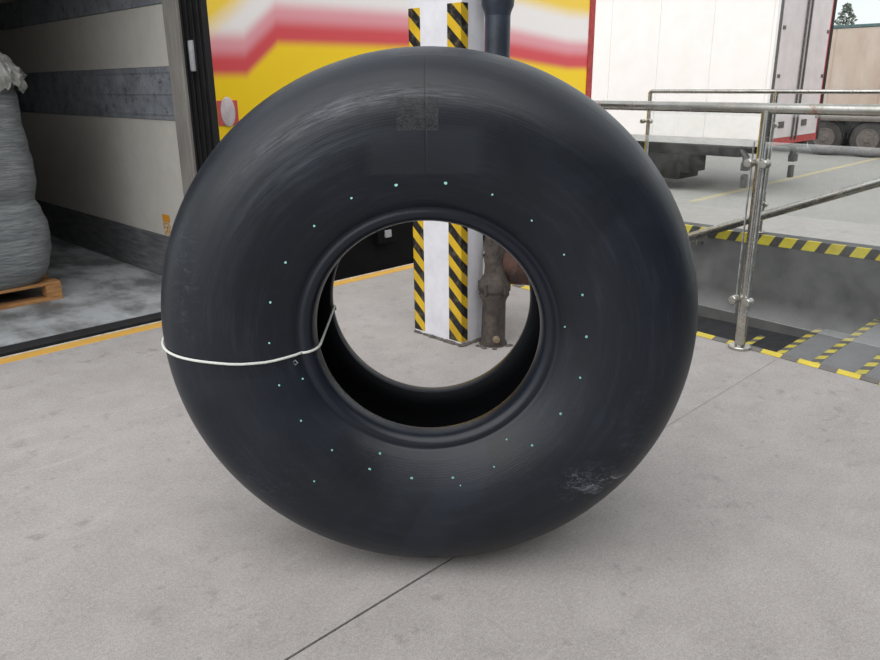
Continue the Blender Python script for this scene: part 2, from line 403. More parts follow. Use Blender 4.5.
tr = thing('trim_1', 'worn yellow steel edge angle along the dock lip', 'kerb edge', 0, KERB, 0, kind='structure')
bm = B(); box(bm, -5, -.1, -.16, ek(KERB), -.012, .004, .004); link('edge_angle', bm, 'kerb', tr)
bm = B(); box(bm, -5, -.012, -.16, ek(KERB), .004, .006); link('lip_strip', bm, 'whiteline', tr)
bm = B(); box(bm, -5, -.1, ZY-.2, ek(KERB), .0, -.16); link('dock_face', bm, 'wallgrey', tr)

bm = B(); box(bm, -60, KERB+.005, ZY-.3, 70, 80, ZY); box(bm, 7.301, -40, ZY-.3, 70, KERB+.005, ZY)
yd = link('ground', bm, 'yard'); place(yd, 0, 0); tag(yd, 'pale concrete lorry yard beyond the dock', 'yard', kind='structure')

wl = thing('wall_right', 'grey rendered retaining wall beyond the stairwell', 'wall', 7.1, 0, 0, kind='structure')
bm = B(); box(bm, 0, -3.2, ZY-.2, .2, KERB, 0, .006); link('retaining_wall', bm, 'wallgrey', wl)

# stairs going down between platform and retaining wall
st = thing('stairs', 'grey concrete steps going down beside the dock behind the steel railing', 'stairs', EK, 0, 0, kind='structure')
SW = 3.149
nos = [(.50, -.087), (.94, -.26), (1.38, -.43), (1.82, -.60), (2.26, -.77)]
bm = B(); box(bm, -.15, -3.2, ZY-.2, SW, .5, -.087); link('landing', bm, 'step', st)
prev = .5
for (tn, z_) in nos[1:]:
    bm = B(); box(bm, -.15, prev, ZY-.2, SW, tn, z_); link('step', bm, 'step', st); prev = tn
bm = B(); box(bm, -.05, prev, ZY-.2, SW, KERB, -.90); link('landing', bm, 'mat', st)
for i, (tn, z_) in enumerate(nos[1:]+[(2.70, -.90)]):
    bm = B(); box(bm, .02, tn-.06, z_, 3.14 if i < 4 else 2.95, tn-.004, z_+.004)
    link('nosing_tape', bm, 'haz_step', st)

wb = thing('wall_back', 'assumed dark clad warehouse wall, unseen behind the platform, added to darken tyre reflections', 'wall', -6, -3.3, 0, kind='structure')  # assumed wall out of view, added so the tyre sidewall reflects dark
for i in range(9):
    bm = B(); box(bm, i*1.8+.01, -.2, ZY, (i+1)*1.8-.01, -.001 if i % 3 else -.12, 4.2, .01)
    link('cladding_panel' if i % 3 else 'roller_door', bm, 'clad', wb)
bm = B(); box(bm, 0, -.4, ZY, 16.2, -.201, 4.25); link('wall_core', bm, 'clad', wb)

# hazard tapes
bm = B(); box(bm, -.070, -1.5, .0005, -.006, 3.4, .0035)
o = link('hazard_tape', bm, 'haz_edge'); place(o, ek(.93), .93, 0, DR+SKA); tag(o, 'yellow and grey dashed tape on platform edge at the foot of the near railing', 'tape')
bm = B(); box(bm, -.004, -2.8, -.085, -.0005, 4.35, .0005); box(bm, -.004, -2.8, .0005, .03, 4.35, .0035)
o = link('hazard_tape', bm, 'haz_wall'); place(o, 7.1, 0, 0); tag(o, 'yellow and black hazard tape along the top of the grey retaining wall', 'tape')
# yard line
bm = B(); box(bm, 14.4, 7.25, ZY, 45, 7.42, ZY+.004)
o = link('yard_line', bm, mottled('faded_yellow_line', (206, 192, 150), (188, 180, 158), 7, .8)); place(o, 0, 0); tag(o, 'faded yellow painted bay line on the yard concrete', 'road marking')

# ------------------------------------------------------------ the big tyre
ty = bpy.data.objects.new('aircraft_tire', None); COL.objects.link(ty)
TX, TYc, TYAW = -.03, 2.163, radians(-1.2)
ty.scale = (1.018, 1, .997); ty.location = (TX, TYc, 0); ty.rotation_euler = (0, 0, TYAW)
tag(ty, 'huge smooth black tire standing upright on the concrete platform', 'tire')
R, HW, RB, HB = TYRE_R, .275, .3068, .167
rm = RB+(R-RB)*.55; q = 2.68
outer = []
for i in range(27):
    a = pi/2*i/26
    outer.append((HW*abs(sin(a))**(2/q), rm+(R-rm)*abs(cos(a))**(2/q)))
# sidewall down to the bead with a shallow ring groove
for tt in (.14, .28, .42, .55, .66, .76, .84, .90):
    outer.append((HW+(.20-HW)*tt**2, rm+(RB+.035-rm)*tt))
bead = [(.2035, .352), (.1985, .3475), (.1975, .343), (.200, .338), (.200, .330), (.195, .321), (.187, .314), (.176, .3095), (.164, .3072), (.150, .3062), (.138, .3068), (.132, .311)]
inner = [(.131, .322), (.135, .340), (.150, .365), (.185, .405), (.215, .46), (.228, .52), (.222, .60), (.195, .665), (.15, .70), (.08, .715), (.0, .718)]
def ring_part(name, prof, sgn, mat, parent=ty):
    bm = B(); pr = [(sgn*h, r_) for h, r_ in prof]
    o_ = Vector((0, 0, R)); seg = 192; rings = []
    for h, r_ in pr: rings.append([bm.verts.new((cos(2*pi*j/seg)*r_, h, sin(2*pi*j/seg)*r_)) for j in range(seg)])
    for i in range(len(rings)-1):
        for j in range(seg):
            f = (rings[i][j], rings[i][(j+1) % seg], rings[i+1][(j+1) % seg], rings[i+1][j]); bm.faces.new(f if sgn < 0 else f[::-1])
    o = link(name, bm, mat, parent, smooth=True, recalc=False); o.location = (0, 0, R); return o
NT_ = 11  # first points are tread
mt, ms, mb, ml = tyre_mat('tyre_tread_rubber', 'tread'), tyre_mat('tyre_sidewall_rubber', 'side'), tyre_mat('tyre_bead_rubber', 'bead'), tyre_mat('tyre_liner_rubber', 'liner')
trd = [(-h, r_) for h, r_ in outer[:NT_][::-1]]+outer[1:NT_]
ring_part('tread', [(-h, r_) for h, r_ in trd], -1, mt)
for s_ in (-1, 1):
    ring_part('sidewall', outer[NT_-1:]+[bead[0]], s_, ms)
    ring_part('bead', bead, s_, mb)
ring_part('inner_liner', [bead[-1]]+inner+[(-h, r_) for h, r_ in inner[:-1][::-1]]+[(-bead[-1][0], bead[-1][1])], -1, ml)
# raised rib on the shoulder of each side
def y_at(rad):
    pr = outer[13:]+bead[:1]
    for (h0, r0_), (h1, r1_) in zip(pr, pr[1:]):
        if r1_ <= rad <= r0_: return h0+(h1-h0)*(r0_-rad)/max(r0_-r1_, 1e-6)
    return HW
for rad in (.372, .635):
    pass
# vent marks
vm = None
for i in range(22):
    a = radians(1.3+i*360/22+random.uniform(-.5, .5)); rad = .419+random.uniform(-.004, .003)
    if vm is None:
        bm = B(); lathe(bm, [(-.0015, .0045), (.0, .005), (.0012, .004)], 10, 'Y'); vm = link('vent_mark', bm, 'mark', ty); o = vm
    else: o = vm.copy(); COL.objects.link(o); o.parent = ty
    o.location = (cos(a)*rad, -y_at(rad)-.0006, R+sin(a)*rad); o.rotation_euler = (radians(-18*sin(a)), 0, radians(18*cos(a)))
    k_ = random.uniform(.5, .9); o.scale = (k_, 1, k_)
for i, (x_, z_, s_) in enumerate(((-.356, -.072, 1.1), (-.327, -.097, .55), (.363, .027, .5), (.211, -.278, .5), (.087, -.432, .45), (-.131, -.32, .7), (-.316, -.408, .5))):
    rad = hypot(x_, z_)
    if i == 0:
        bm = B(); lathe(bm, [(-.0012, .0062), (-.0012, .0082), (.001, .0082), (.001, .0062)], 4, 'Y', closed=True)
        o = link('rubber_stamp', bm, 'mark_grey', ty); o['label'] = 'small pale diamond outline on the sidewall'
        s_ = 1
    else:
        o = vm.copy(); o.name = 'vent_mark'; COL.objects.link(o); o.parent = ty
    o.location = (x_, -y_at(rad)-(.004 if i == 0 else .0006), R+z_); o.rotation_euler = (0, 0, 0); o.scale = (s_, 1, s_)
    o.rotation_euler = (radians(-18*z_/rad), 0, radians(18*x_/rad))

# white cord looped round the left side of the tyre
def tyre_pt(h, rad, ang, off=.0055):
    return Vector((cos(ang)*rad, h, R+sin(ang)*rad))
prof_full = outer+bead          # half section, crown -> toe
# offset outward
def offs(pr, d):
    res = []
    for i, (h, r_) in enumerate(pr):
        a_, b_ = pr[max(i-1, 0)], pr[min(i+1, len(pr)-1)]
        tx_, ty_ = b_[0]-a_[0], b_[1]-a_[1]; L_ = hypot(tx_, ty_) or 1
        res.append((h-ty_*d/L_, r_+tx_*d/L_))
    return res
po = offs(prof_full, .0045)
frontz = [(-h, r_) for h, r_ in po]
tab = [(.76, -.030), (.70, -.035), (.61, -.044), (.503, -.056), (.423, -.058), (.36, -.051), (.342, -.049), (.305, -.044)]  # radius -> height at the front
def zf(rad):
    if rad >= tab[0][0]: return tab[0][1]
    for (a_, za), (b_, zb) in zip(tab, tab[1:]):
        if b_ <= rad <= a_: return za+(zb-za)*(a_-rad)/(a_-b_)
    return tab[-1][1]
pts = []
for h, r_ in frontz:
    z_ = zf(r_); pts.append(Vector((-sqrt(max(r_*r_-z_*z_, 0)), h, R+z_)))
cross = Vector((-.3005, po[-3][0], R-.018))
back = [Vector((-sqrt(max(r_*r_-.03**2, 0)), h, R-.03)) for h, r_ in po[::-1][2:]]
loop = pts[:-2]+[cross]+back
# smooth
for _ in range(2):
    loop = [loop[i]*.6+(loop[i-1]+loop[(i+1) % len(loop)])*.2 if False else loop[i] for i in range(len(loop))]
cu = bpy.data.curves.new('white_cord', 'CURVE'); cu.dimensions = '3D'; cu.bevel_depth = .0036; cu.bevel_resolution = 3; cu.resolution_u = 4
spn = cu.splines.new('POLY'); spn.points.add(len(loop)-1); spn.use_cyclic_u = True
for p_, v_ in zip(spn.points, loop): p_.co = (v_.x, v_.y, v_.z, 1)
tmp = bpy.data.objects.new('tmpc', cu); COL.objects.link(tmp)
me = bpy.data.meshes.new_from_object(tmp.evaluated_get(bpy.context.evaluated_depsgraph_get())); bpy.data.objects.remove(tmp)
me.name = 'white_cord'; me.materials.clear(); me.materials.append(M['cord'])
for p_ in me.polygons: p_.use_smooth = True
co = bpy.data.objects.new('cord', me); COL.objects.link(co); co.scale = (1.018, 1, .997); co.location = (TX, TYc, 0); co.rotation_euler = (0, 0, TYAW)
tag(co, 'thin white cord looped around the left side of the huge black tire', 'cord')

# ------------------------------------------------------------ column with wrapped tapes (k 2.896 is the near-left corner, t 2.76 front)
cl_ = thing('column', 'white square steel column with black and yellow tape on its corners', 'column', 2.895, 2.755, 0)
bm = B(); box(bm, 0, 0, 0, .172, .375, 4.2, .004); link('shaft', bm, 'white_col', cl_)
for nm, (x0, x1, y0, y1, zt) in {'a': (-.0025, .055, -.0025, .10, 1.765), 'b': (-.0025, .04, .345, .4025, 1.76)}.items():
    bm = B()
    if nm == 'a':
        box(bm, -.0025, -.0025, .02, 0, .095, zt); box(bm, -.0025, -.0025, .02, .045, 0, zt)
    else:
        box(bm, -.0025, .293, .02, 0, .3775, zt); box(bm, -.0025, .375, .02, .05, .3775, zt)
    link('corner_tape', bm, 'haz_col', cl_)
bm = B()
for i in range(56):
    f_ = i/56*1.07
    x_, y_ = (f_, 0) if f_ < .16 else ((.16, f_-.16) if f_ < .535 else ((.695-f_, .375) if f_ < .695 else (0, 1.07-f_)))
    r_ = random.uniform(.008, .02)
    bmesh.ops.create_icosphere(bm, subdivisions=1, radius=r_, matrix=Matrix.Translation((x_, y_, .003)) @ Matrix.Diagonal((1.5, 1.5, .6, 1)))
link('crumbled_grout', bm, 'column_dirt', cl_)['kind'] = 'stuff'

# ------------------------------------------------------------ downpipe
pp = bpy.data.objects.new('downpipe', None); COL.objects.link(pp); pp.location = (.300, 4.03, 0); pp.rotation_euler = (0, 0, DR)
tag(pp, 'dark downpipe beside the column with corroded collar near the floor', 'pipe')
bm = B(); lathe(bm, [(.9, .058), (1.0, .061), (1.6, .063), (4.2, .063)], 32); link('pipe_shaft', bm, 'pipe_paint', pp, 'auto')
bm = B(); lathe(bm, [(1.70, .062), (1.72, .066), (1.75, .079), (1.80, .082), (1.84, .080), (1.98, .080), (2.0, .062)], 32); link('socket_flange', bm, 'pipe_paint', pp, 'auto')
bm = B()
pr_ = [(.0, .076), (.015, .073), (.03, .067), (.24, .066), (.26, .070), (.285, .082), (.30, .079), (.315, .088), (.335, .087), (.35, .080), (.37, .074), (.40, .058), (.47, .052), (.7, .053), (.9, .059), (.902, .03)]
lathe(bm, pr_, 40)
for v_ in bm.verts:
    n_ = mnoise.noise(v_.co*16)*.006; d_ = Vector((v_.co.x, v_.co.y, 0)); v_.co += d_.normalized()*n_ if d_.length > 0 else Vector()
link('collar_boot', bm, 'pipe_old', pp, 'auto')
for a_ in (-.5, .6, 1.9, 3.3, 4.6):
    bm = B(); tube(bm, [(cos(a_)*.084, sin(a_)*.084, .30), (cos(a_)*.084, sin(a_)*.084, .355)], .011, 8); link('clamp_bolt', bm, 'pipe_old', pp)
bm = B(); c_, s_ = cos(-DR-pi/2+.12), sin(-DR-pi/2+.12)
tube(bm, [(c_*.055, s_*.055, .048), (c_*.082, s_*.082, .048), (c_*.085, s_*.085, .048)], .02, 14, radii=[.02, .02, .016]); link('drain_plug', bm, 'plug', pp, 'auto')
bm = B()
for i in range(30):
    a_ = random.uniform(0, 6.28); d_ = random.uniform(.065, .10)
    bmesh.ops.create_icosphere(bm, subdivisions=1, radius=random.uniform(.006, .014), matrix=Matrix.Translation((cos(a_)*d_, sin(a_)*d_, .002)) @ Matrix.Diagonal((1.4, 1.4, .5, 1)))
link('crumbled_grout', bm, 'column_dirt', pp)['kind'] = 'stuff'
# fat elbow leaving to the right
bm = B()
e0 = Vector((.03, .05, .455)); dr_ = Vector((cos(-.35-DR+.0), sin(-.35-DR), 0)) if False else Vector((.92, -.38, 0)).normalized()
tube(bm, [e0, e0+dr_*.07, e0+dr_*.09+Vector((0, 0, -.002)), e0+dr_*.22+Vector((0, 0, -.02)), e0+dr_*.30+Vector((0, 0, -.045)), e0+dr_*.305+Vector((0, 0, -.045)), e0+dr_*.36+Vector((0, 0, -.06))], .1, 28, radii=[.09, .11, .13, .13, .125, .145, .145])
link('elbow_pipe', bm, 'rust', pp, 'auto')

# ------------------------------------------------------------ railings
def clamp_bm():
    bm = B(); lathe(bm, [(-.03, .012), (-.03, .019), (-.026, .022), (.018, .022), (.022, .019), (.022, .004)], 20, 'X'); return bm
clamp_me = None
def railing(k, tposts, t0, t1, label, rr, pr, panels, endelbow=False, zt=1.258, kt0=0, ang=0):
    global clamp_me
    rl = thing('steel_railing', label, 'railing', k, kt0, 0, DR+ang)
    bm = B()
    if endelbow:
        pts = [(0, t0, zt)]+[(0, t1-.022+.022*sin(a*pi/8), zt-.022+.022*cos(a*pi/8)) for a in range(5)]+[(0, t1, zt-.12)]
        tube(bm, pts, rr, 16)
    else: tube(bm, [(0, t0, zt), (0, t1, zt)], rr, 20)
    link('top_rail', bm, 'steel', rl, 'auto')
    for tp in tposts:
        bm = B(); tube(bm, [(0, tp, .008), (0, tp, zt-.01)], pr, 20); po_ = link('post', bm, 'steel', rl, 'auto')
        bm = B(); lathe(bm, [(0, .058), (.014, .058), (.018, .054), (.02, pr)], 28, 'Z', (0, tp, 0)); link('base_flange', bm, 'steel', po_, 'auto')
        for zc in (.276, .993):
            for sd_ in (-1, 1):
                if clamp_me is None: c_ = link('clamp', clamp_bm(), 'steel', po_, 'auto'); clamp_me = c_.data
                else: c_ = bpy.data.objects.new('clamp', clamp_me); COL.objects.link(c_); c_.parent = po_
                c_.location = (-.035, tp+sd_*.040, zc)
        for zc in (.276, .993):
            bm = B(); box(bm, -.03, tp-.04, zc-.006, .0, tp+.04, zc+.006); link('clamp_arm', bm, 'steel', po_)
    for a, b in panels:
        bm = B(); box(bm, -.004, a+.032, 0, .004, b-.032, .90, .001)
        o = link('acrylic_panel', bm, 'acrylic', rl); o.location = (-.035, 0, .2)
        for ye in (a+.030, b-.034):
            bm = B(); box(bm, -.006, ye, .002, .006, ye+.004, .898); pe = link('panel_edge', bm, 'edge', o)
    return rl
railing(ek(1.63)-.085, [-1.27, 0, 1.27, 2.54], -2.5, 2.6, 'scratched steel railing with clear panels along the near platform edge', .026, .028, [(-2.54, -1.27), (-1.27, 0), (0, 1.27), (1.27, 2.54)], kt0=1.63, ang=SKA)
railing(7.2, [.40, 1.67, 2.94, 4.21], -.95, 4.21, 'thinner steel railing with clear panels on top of the far retaining wall', .019, .02, [(-.87, .40), (.40, 1.67), (1.67, 2.94), (2.94, 4.21)], endelbow=True, zt=1.285)
hr = thing('handrail', 'sloping worn steel handrail over the stairs in front of the grey wall', 'handrail', 6.98, 0, 0)
bm = B(); tube(bm, [(0, 4.0, -.22), (0, 3.92, -.22), (0, 3.85, -.205), (0, 3.75, -.175), (0, .8, 1.05)], .040, 20); link('rail_tube', bm, 'steel', hr, 'auto')
for tb in (3.45, .95):
    zz = -.175+(3.75-tb)*.415
    bm = B(); tube(bm, [(0, tb, zz-.03), (0, tb, zz-.09), (.12, tb, zz-.09)], .009, 8); link('wall_bracket', bm, 'steel', hr, 'auto')
    if zz > .2: 
        pass

# ------------------------------------------------------------ left trailer (open, seen from its rear)
lt = thing('box_trailer', 'open grey box trailer backed up to the dock at the left', 'trailer', 0, 4.52, 0)
KR = 2.5; LN = 13.4
def wallpiece(nm, z0, z1, mat, inset=0, y0=.49, y1=LN):
    bm = B(); box(bm, KR-inset, y0, z0, KR+.06, y1, z1, .002); return link(nm, bm, mat, lt)
wallpiece('kick_plate', .0, .325, 'kick', .012)
wallpiece('wall_panel', .327, 1.165, 'inpanel')
wallpiece('rub_rail', 1.167, 1.512, 'band', .008)
for zz in (1.20, 1.335, 1.478):
    bm = B(); box(bm, KR-.014, .49, zz, KR-.008, LN, zz+.012); link('rail_ridge', bm, 'band', lt)
wallpiece('wall_panel', 1.514, 1.90, 'inpanel')
wallpiece('rub_rail', 1.902, 2.12, 'band', .008)
wallpiece('wall_panel', 2.122, 2.70, 'inpanel')
bm = B(); box(bm, 0, .12, -.12, KR, LN, 0); link('trailer_floor', bm, 'tfloor', lt)
bm = B(); box(bm, -.06, .12, -.12, 0, LN, 2.7); link('wall_panel', bm, 'inpanel', lt)
bm = B(); box(bm, -.06, .12, 2.701, KR+.06, LN, 2.76); link('roof_panel', bm, 'inpanel', lt)
bm = B(); box(bm, -.06, LN+.001, -.12, KR+.06, LN+.06, 2.76); link('front_bulkhead', bm, 'inpanel', lt)
bm = B(); box(bm, 0, .0, -.14, KR+.06, .119, -.002, .004); link('rear_sill', bm, 'rubber_dark', lt)
bm = B(); box(bm, KR-.03, .30, 0, KR+.075, .489, 2.72, .006); link('rear_post', bm, 'alu', lt)
bm = B(); box(bm, KR-.012, .268, 0, KR+.06, .298, 2.72, .003); link('post_trim', bm, 'alu', lt)
gd = B(); box(gd, KR-.02, .0, 0, KR+.02, .262, 2.72, .004); gs = link('dock_seal', gd, 'black', lt)
for i, yy in enumerate((.235, .17, .10, .03)):
    bm = B(); box(bm, KR-.034, yy, 0, KR-.021, yy+.018, 2.72, .003); link('seal_rib', bm, 'black', gs)
bm = B(); box(bm, KR-.05, .118, 1.475, KR-.022, .168, 1.66, .011); o = link('marker_lamp', bm, 'lamp', lt, 'auto'); o['label'] = 'pale grey rectangular lens on the black door seal'
bm = B(); box(bm, KR-.002, .80, .335, KR-.0005, .92, .49)
sm_ = NT('orange_sticker'); oz = sm_.sep(sm_.co())
cc = sm_.mix(sm_.math('GREATER_THAN', oz[2], .44), sm_.mix(sm_.rng(sm_.noise(sm_.co(), 70, 2), .45, .52), L((205, 200, 190)), L((190, 140, 60))), L((214, 150, 50)))
o = link('sticker', bm, sm_.fin(cc, .5), lt); o['label'] = 'small orange and white sticker'
bm = B(); box(bm, 0, .3, -.5, KR, LN, -.12)
link('chassis', bm, 'underside', lt)
for yw in (9.0, 10.3, 11.6):
    bm = B(); lathe(bm, [(-1.2, .1), (-1.2, .4), (-.95, .47), (.95, .47), (1.2, .4), (1.2, .1)], 24, 'X', (KR/2, yw, -.48)); link('wheel', bm, 'tyre_far', lt, 'auto')

# dusty dock plate inside on the trailer floor: pale scuff plate
# pallet with wrapped load
pl = thing('pallet', 'wooden pallet on the trailer floor under the wrapped load', 'pallet', 1.72, 5.44, .0)
for i, y_ in enumerate((0, .255, .51, .765, 1.02)):
    bm = B(); box(bm, -1.2, y_, .106, 0, y_+.12, .126, .003); link('top_board', bm, 'wood', pl)
for x_ in (-1.2, -.65, -.1):
    for y_ in (0, .5, 1.04):
        bm = B(); box(bm, x_, y_, .022, x_+.10, y_+.10, .086, .003); link('block', bm, 'wood', pl)
    bm = B(); box(bm, x_, 0, .0862, x_+.10, 1.14, .1058); link('stringer_board', bm, 'wood', pl)
for y_ in (0, .5, 1.04):
    bm = B(); box(bm, -1.2, y_, 0, 0, y_+.10, .0218, .003); link('bottom_board', bm, 'wood', pl)

ld = thing('wrapped_load', 'bulging stack of goods in grey stretch film on the pallet', 'wrapped goods', 1.12, 6.0, .127)
bm = B(); seg = 120
# (z, half-width, roundness)
secs = [(0, .55), (.03, .575), (.10, .615), (.20, .635), (.32, .640), (.42, .625), (.50, .61), (.54, .59), (.555, .585), (.58, .59), (.66, .615), (.80, .615), (.95, .605), (1.05, .585), (1.09, .58), (1.12, .585), (1.22, .59), (1.32, .57), (1.38, .50), (1.40, .40), (1.41, .0)]
fs = []
for (za, wa), (zb, wb) in zip(secs, secs[1:]):
    n_ = max(1, int((zb-za)/.02))
    for i in range(n_): fs.append((za+(zb-za)*i/n_, wa+(wb-wa)*i/n_))
fs.append((1.41, .02)); rings = []
for z_, w_ in fs:
    ring = []
    for j in range(seg):
        a_ = 2*pi*j/seg; cx_, sx_ = cos(a_), sin(a_); e = 2/5.5
        x_ = abs(cx_)**e*(1 if cx_ > 0 else -1)*w_; y_ = abs(sx_)**e*(1 if sx_ > 0 else -1)*(w_+.0)
        p_ = Vector((x_, y_, z_))
        n_ = mnoise.noise(Vector((x_*3, y_*3, z_*14+x_*3)))*.010+mnoise.noise(Vector((x_*2.3, y_*2.3, z_*4)))*.022
        d_ = Vector((x_, y_, 0)); p_ += d_.normalized()*n_ if d_.length > .05 else Vector()
        ring.append(bm.verts.new(p_))
    rings.append(ring)
for i in range(len(rings)-1):
    for j in range(seg): bm.faces.new((rings[i][j], rings[i][(j+1) % seg], rings[i+1][(j+1) % seg], rings[i+1][j]))
bm.faces.new(rings[-1]); bm.faces.new(rings[0][::-1])
link('film_wrap', bm, 'film', ld, True)
# torn crumpled film skirt round the top
bm = B(); seg = 300; rings = []
for q_ in range(12):
    v_ = q_/11; ring = []
    for j in range(seg):
        a_ = 2*pi*j/seg; cx_, sx_ = cos(a_), sin(a_); e = 2/5
        w_ = .53+.11*sin(min(v_*1.4, 1)*pi/2)
        rag = .34*(.62+.38*mnoise.noise(Vector((cx_*5, sx_*5, 3)))+.3*mnoise.noise(Vector((cx_*19, sx_*19, 8))))
        z_ = 1.47-v_*rag
        x_ = abs(cx_)**e*(1 if cx_ > 0 else -1)*w_; y_ = abs(sx_)**e*(1 if sx_ > 0 else -1)*w_
        n_ = mnoise.noise(Vector((x_*22, y_*22, z_*16)))*.035*(.4+v_)
        ring.append(bm.verts.new((x_*(1+n_*1.8), y_*(1+n_*1.8), z_+mnoise.noise(Vector((x_*12, y_*12, z_*9+5)))*.05)))
    rings.append(ring)
for i in range(len(rings)-1):
    for j in range(seg): bm.faces.new((rings[i][j], rings[i][(j+1) % seg], rings[i+1][(j+1) % seg], rings[i+1][j]))
bm.faces.new(rings[0])
sfm = mottled('crumpled_clear_film', (112, 112, 108), (160, 160, 156), 18, .25, spec=.8, bump=.8, bscale=40)
link('torn_film', bm, sfm, ld, False)

# ------------------------------------------------------------ yellow swap body parked beyond the dock
yt = thing('yellow_truck_body', 'yellow truck body with red and white sweep parked behind the column', 'truck', 3.72, 6.8, 0)
LBY = 6.18
bm = B(); box(bm, 0, 0, .25, LBY, 2.45, 2.85, .02); link('body', bm, 'livery', yt)
bm = B(); box(bm, LBY-.10, -.02, .2, LBY+.03, .05, 2.87, .01); link('corner_post', bm, 'red', yt)
bm = B(); box(bm, -.03, -.02, 2.83, LBY+.03, .05, 2.9, .01); link('roof_rail', bm, 'red', yt)
bm = B(); box(bm, .02, .04, .0, LBY, 2.4, .248); link('chassis', bm, 'pitch', yt)
bm = B(); box(bm, .9, .10, ZY+.12, 4.6, .16, -.001); link('shade_skirt', bm, 'pitch', yt)  # dark sheets added as under-body shade, hiding the lit yard beyond
bm = B(); box(bm, .9, 2.2, ZY+.12, 4.6, 2.26, -.001); link('shade_skirt', bm, 'pitch', yt)
for (xx, yy) in ((.5, .2), (5.35, .2), (.5, 1.95), (5.35, 1.95)):
    bm = B(); lathe(bm, [(0, .15), (0, .24), (.02, .27), (.0, .34), (.02, .42), (.06, .45), (.24, .45), (.28, .4), (.28, .1)], 36, 'Y', (xx, yy, ZY+.452)); wh = link('wheel', bm, 'tyre_far', yt, 'auto')
    bm = B(); lathe(bm, [(-.03, .05), (-.03, .09), (.03, .12), (.04, .22)], 24, 'Y', (xx, yy, ZY+.452)); link('hub', bm, 'hub', wh, 'auto')
bm = B(); box(bm, 2.10, -.02, -.36, 2.20, .06, -.27, .01); o = link('side_lamp', bm, 'lamp', yt)
bm = B(); box(bm, 2.0, .0, -.42, 2.3, .09, -.001); link('lamp_bracket', bm, 'pitch', yt)
bm = B(); box(bm, .07, -.012, 1.02, .285, -.001, 1.25, .004); pq = link('marker_plate', bm, mottled('pink_red_plate', (206, 92, 90), (190, 76, 80), 5, .5, bump=0), yt)
bm = B(); lathe(bm, [(-.034, .0), (-.030, .05), (-.02, .078), (-.012, .082)], 28, 'Y', (0, 0, 0))
o = link('round_reflector', bm, mottled('pale_reflector', (214, 204, 206), (190, 176, 180), 20, .4, bump=0), pq, 'auto'); o.location = (.175, 0, 1.145); o.scale = (.95, 1, 1.7)

# ------------------------------------------------------------ white trailer in the yard, rear corner at k 15.65, t 6.2
wt = thing('white_trailer', 'large white box trailer parked in the yard with rear doors at its right end', 'trailer', 15.65, 6.55, 0)
WW, WL, zb, ztp = 2.85, 13.4, .10, 3.22
npan = 11
for i in range(npan):
    a_ = .06+(WL-.06)*i/npan; b_ = .06+(WL-.06)*(i+1)/npan
    bm = B(); box(bm, 0, a_+.004, zb+.12, .05, b_-.004, ztp-.1, .003); link('side_panel', bm, 'white_truck', wt)
bm = B(); box(bm, .012, .06, zb, WW-.012, WL, ztp-.05); link('body_core', bm, 'white_truck', wt)
bm = B(); box(bm, -.01, .06, zb-.02, .05, WL, zb+.115, .004); link('lower_rail', bm, mottled('grey_lower_rail', (206, 204, 200), (186, 184, 180), 4, .5, bump=0), wt)
bm = B(); box(bm, -.01, .06, ztp-.095, WW, WL, ztp); link('roof', bm, 'white_truck', wt)
bm = B(); box(bm, -.02, -.01, zb-.02, .10, .055, ztp+.02, .006); link('corner_post', bm, 'white_truck', wt)
bm = B(); box(bm, .101, -.012, zb-.02, .23, .055, ztp+.02, .006); link('door_frame', bm, 'steel_dark', wt)
bm = B(); box(bm, WW-.10, -.05, zb-.02, WW+.02, .055, ztp+.02, .006); link('door_frame', bm, 'underside', wt)
for x0, x1 in ((.235, 1.42), (1.445, WW-.14)):
    bm = B(); box(bm, x0, -.03, zb+.12, x1, .055, ztp-.02, .008); dd = link('rear_door', bm, 'door_grey', wt)
    for xr in ((x1-.10,) if x0 < 1 else (x0+.07, )):
        bm = B(); tube(bm, [(xr, -.06, zb+.05), (xr, -.06, ztp)], .022, 10); rod = link('lock_rod', bm, 'steel_dark', dd, 'auto')
    for zz in (.55, 1.4, 2.3):
        xh = x0+.02 if x0 < 1 else x1-.14
        bm = B(); box(bm, xh, -.045, zz, xh+.12, -.028, zz+.07, .004); link('hinge', bm, 'steel_dark', dd)
    bm = B(); box(bm, x0+.35, -.05, .42, x0+.62, -.03, .55, .006); link('lock_box', bm, 'steel_dark', dd)
bm = B(); box(bm, WW-.145, -.036, zb+.1, WW-.105, .04, ztp-.02, .004); link('red_edge', bm, 'red', wt)
bm = B(); box(bm, .235, -.036, ztp-.019, WW-.10, .04, ztp+.03, .004); link('red_edge', bm, 'red', wt)
bm = B(); box(bm, .235, -.04, zb-.02, WW-.10, .05, zb+.115, .004); link('rear_bumper_beam', bm, 'red', wt)
bm = B(); box(bm, .25, .08, -.08, .42, WL, zb-.021); box(bm, WW-.42, .08, -.08, WW-.25, WL, zb-.021); link('chassis_beam', bm, 'underside', wt)
bm = B(); box(bm, .03, 1.75, -.70, .9, 3.4, -.0, .03); box(bm, .03, 1.55, -.55, .8, 1.76, -.02, .02); link('tool_box', bm, 'underside', wt, 'auto')
bm = B(); box(bm, .02, .45, -.15, .3, 3.1, zb-.022, .01); link('under_rail', bm, 'underside', wt)
for xx in (.05, WW-.35):
    bm = B()
    tube(bm, [(xx+.05, .9, .02), (xx+.05, .62, .02), (xx+.05, .44, -.03), (xx+.05, .34, -.15), (xx+.05, .34, -.34)], .07, 10)
    box(bm, xx, .28, -.42, xx+.22, .42, -.25, .01); box(bm, xx, .30, -.78, xx+.16, .40, -.50, .02)
    link('underride_arm', bm, 'steel_dark', wt, 'auto')
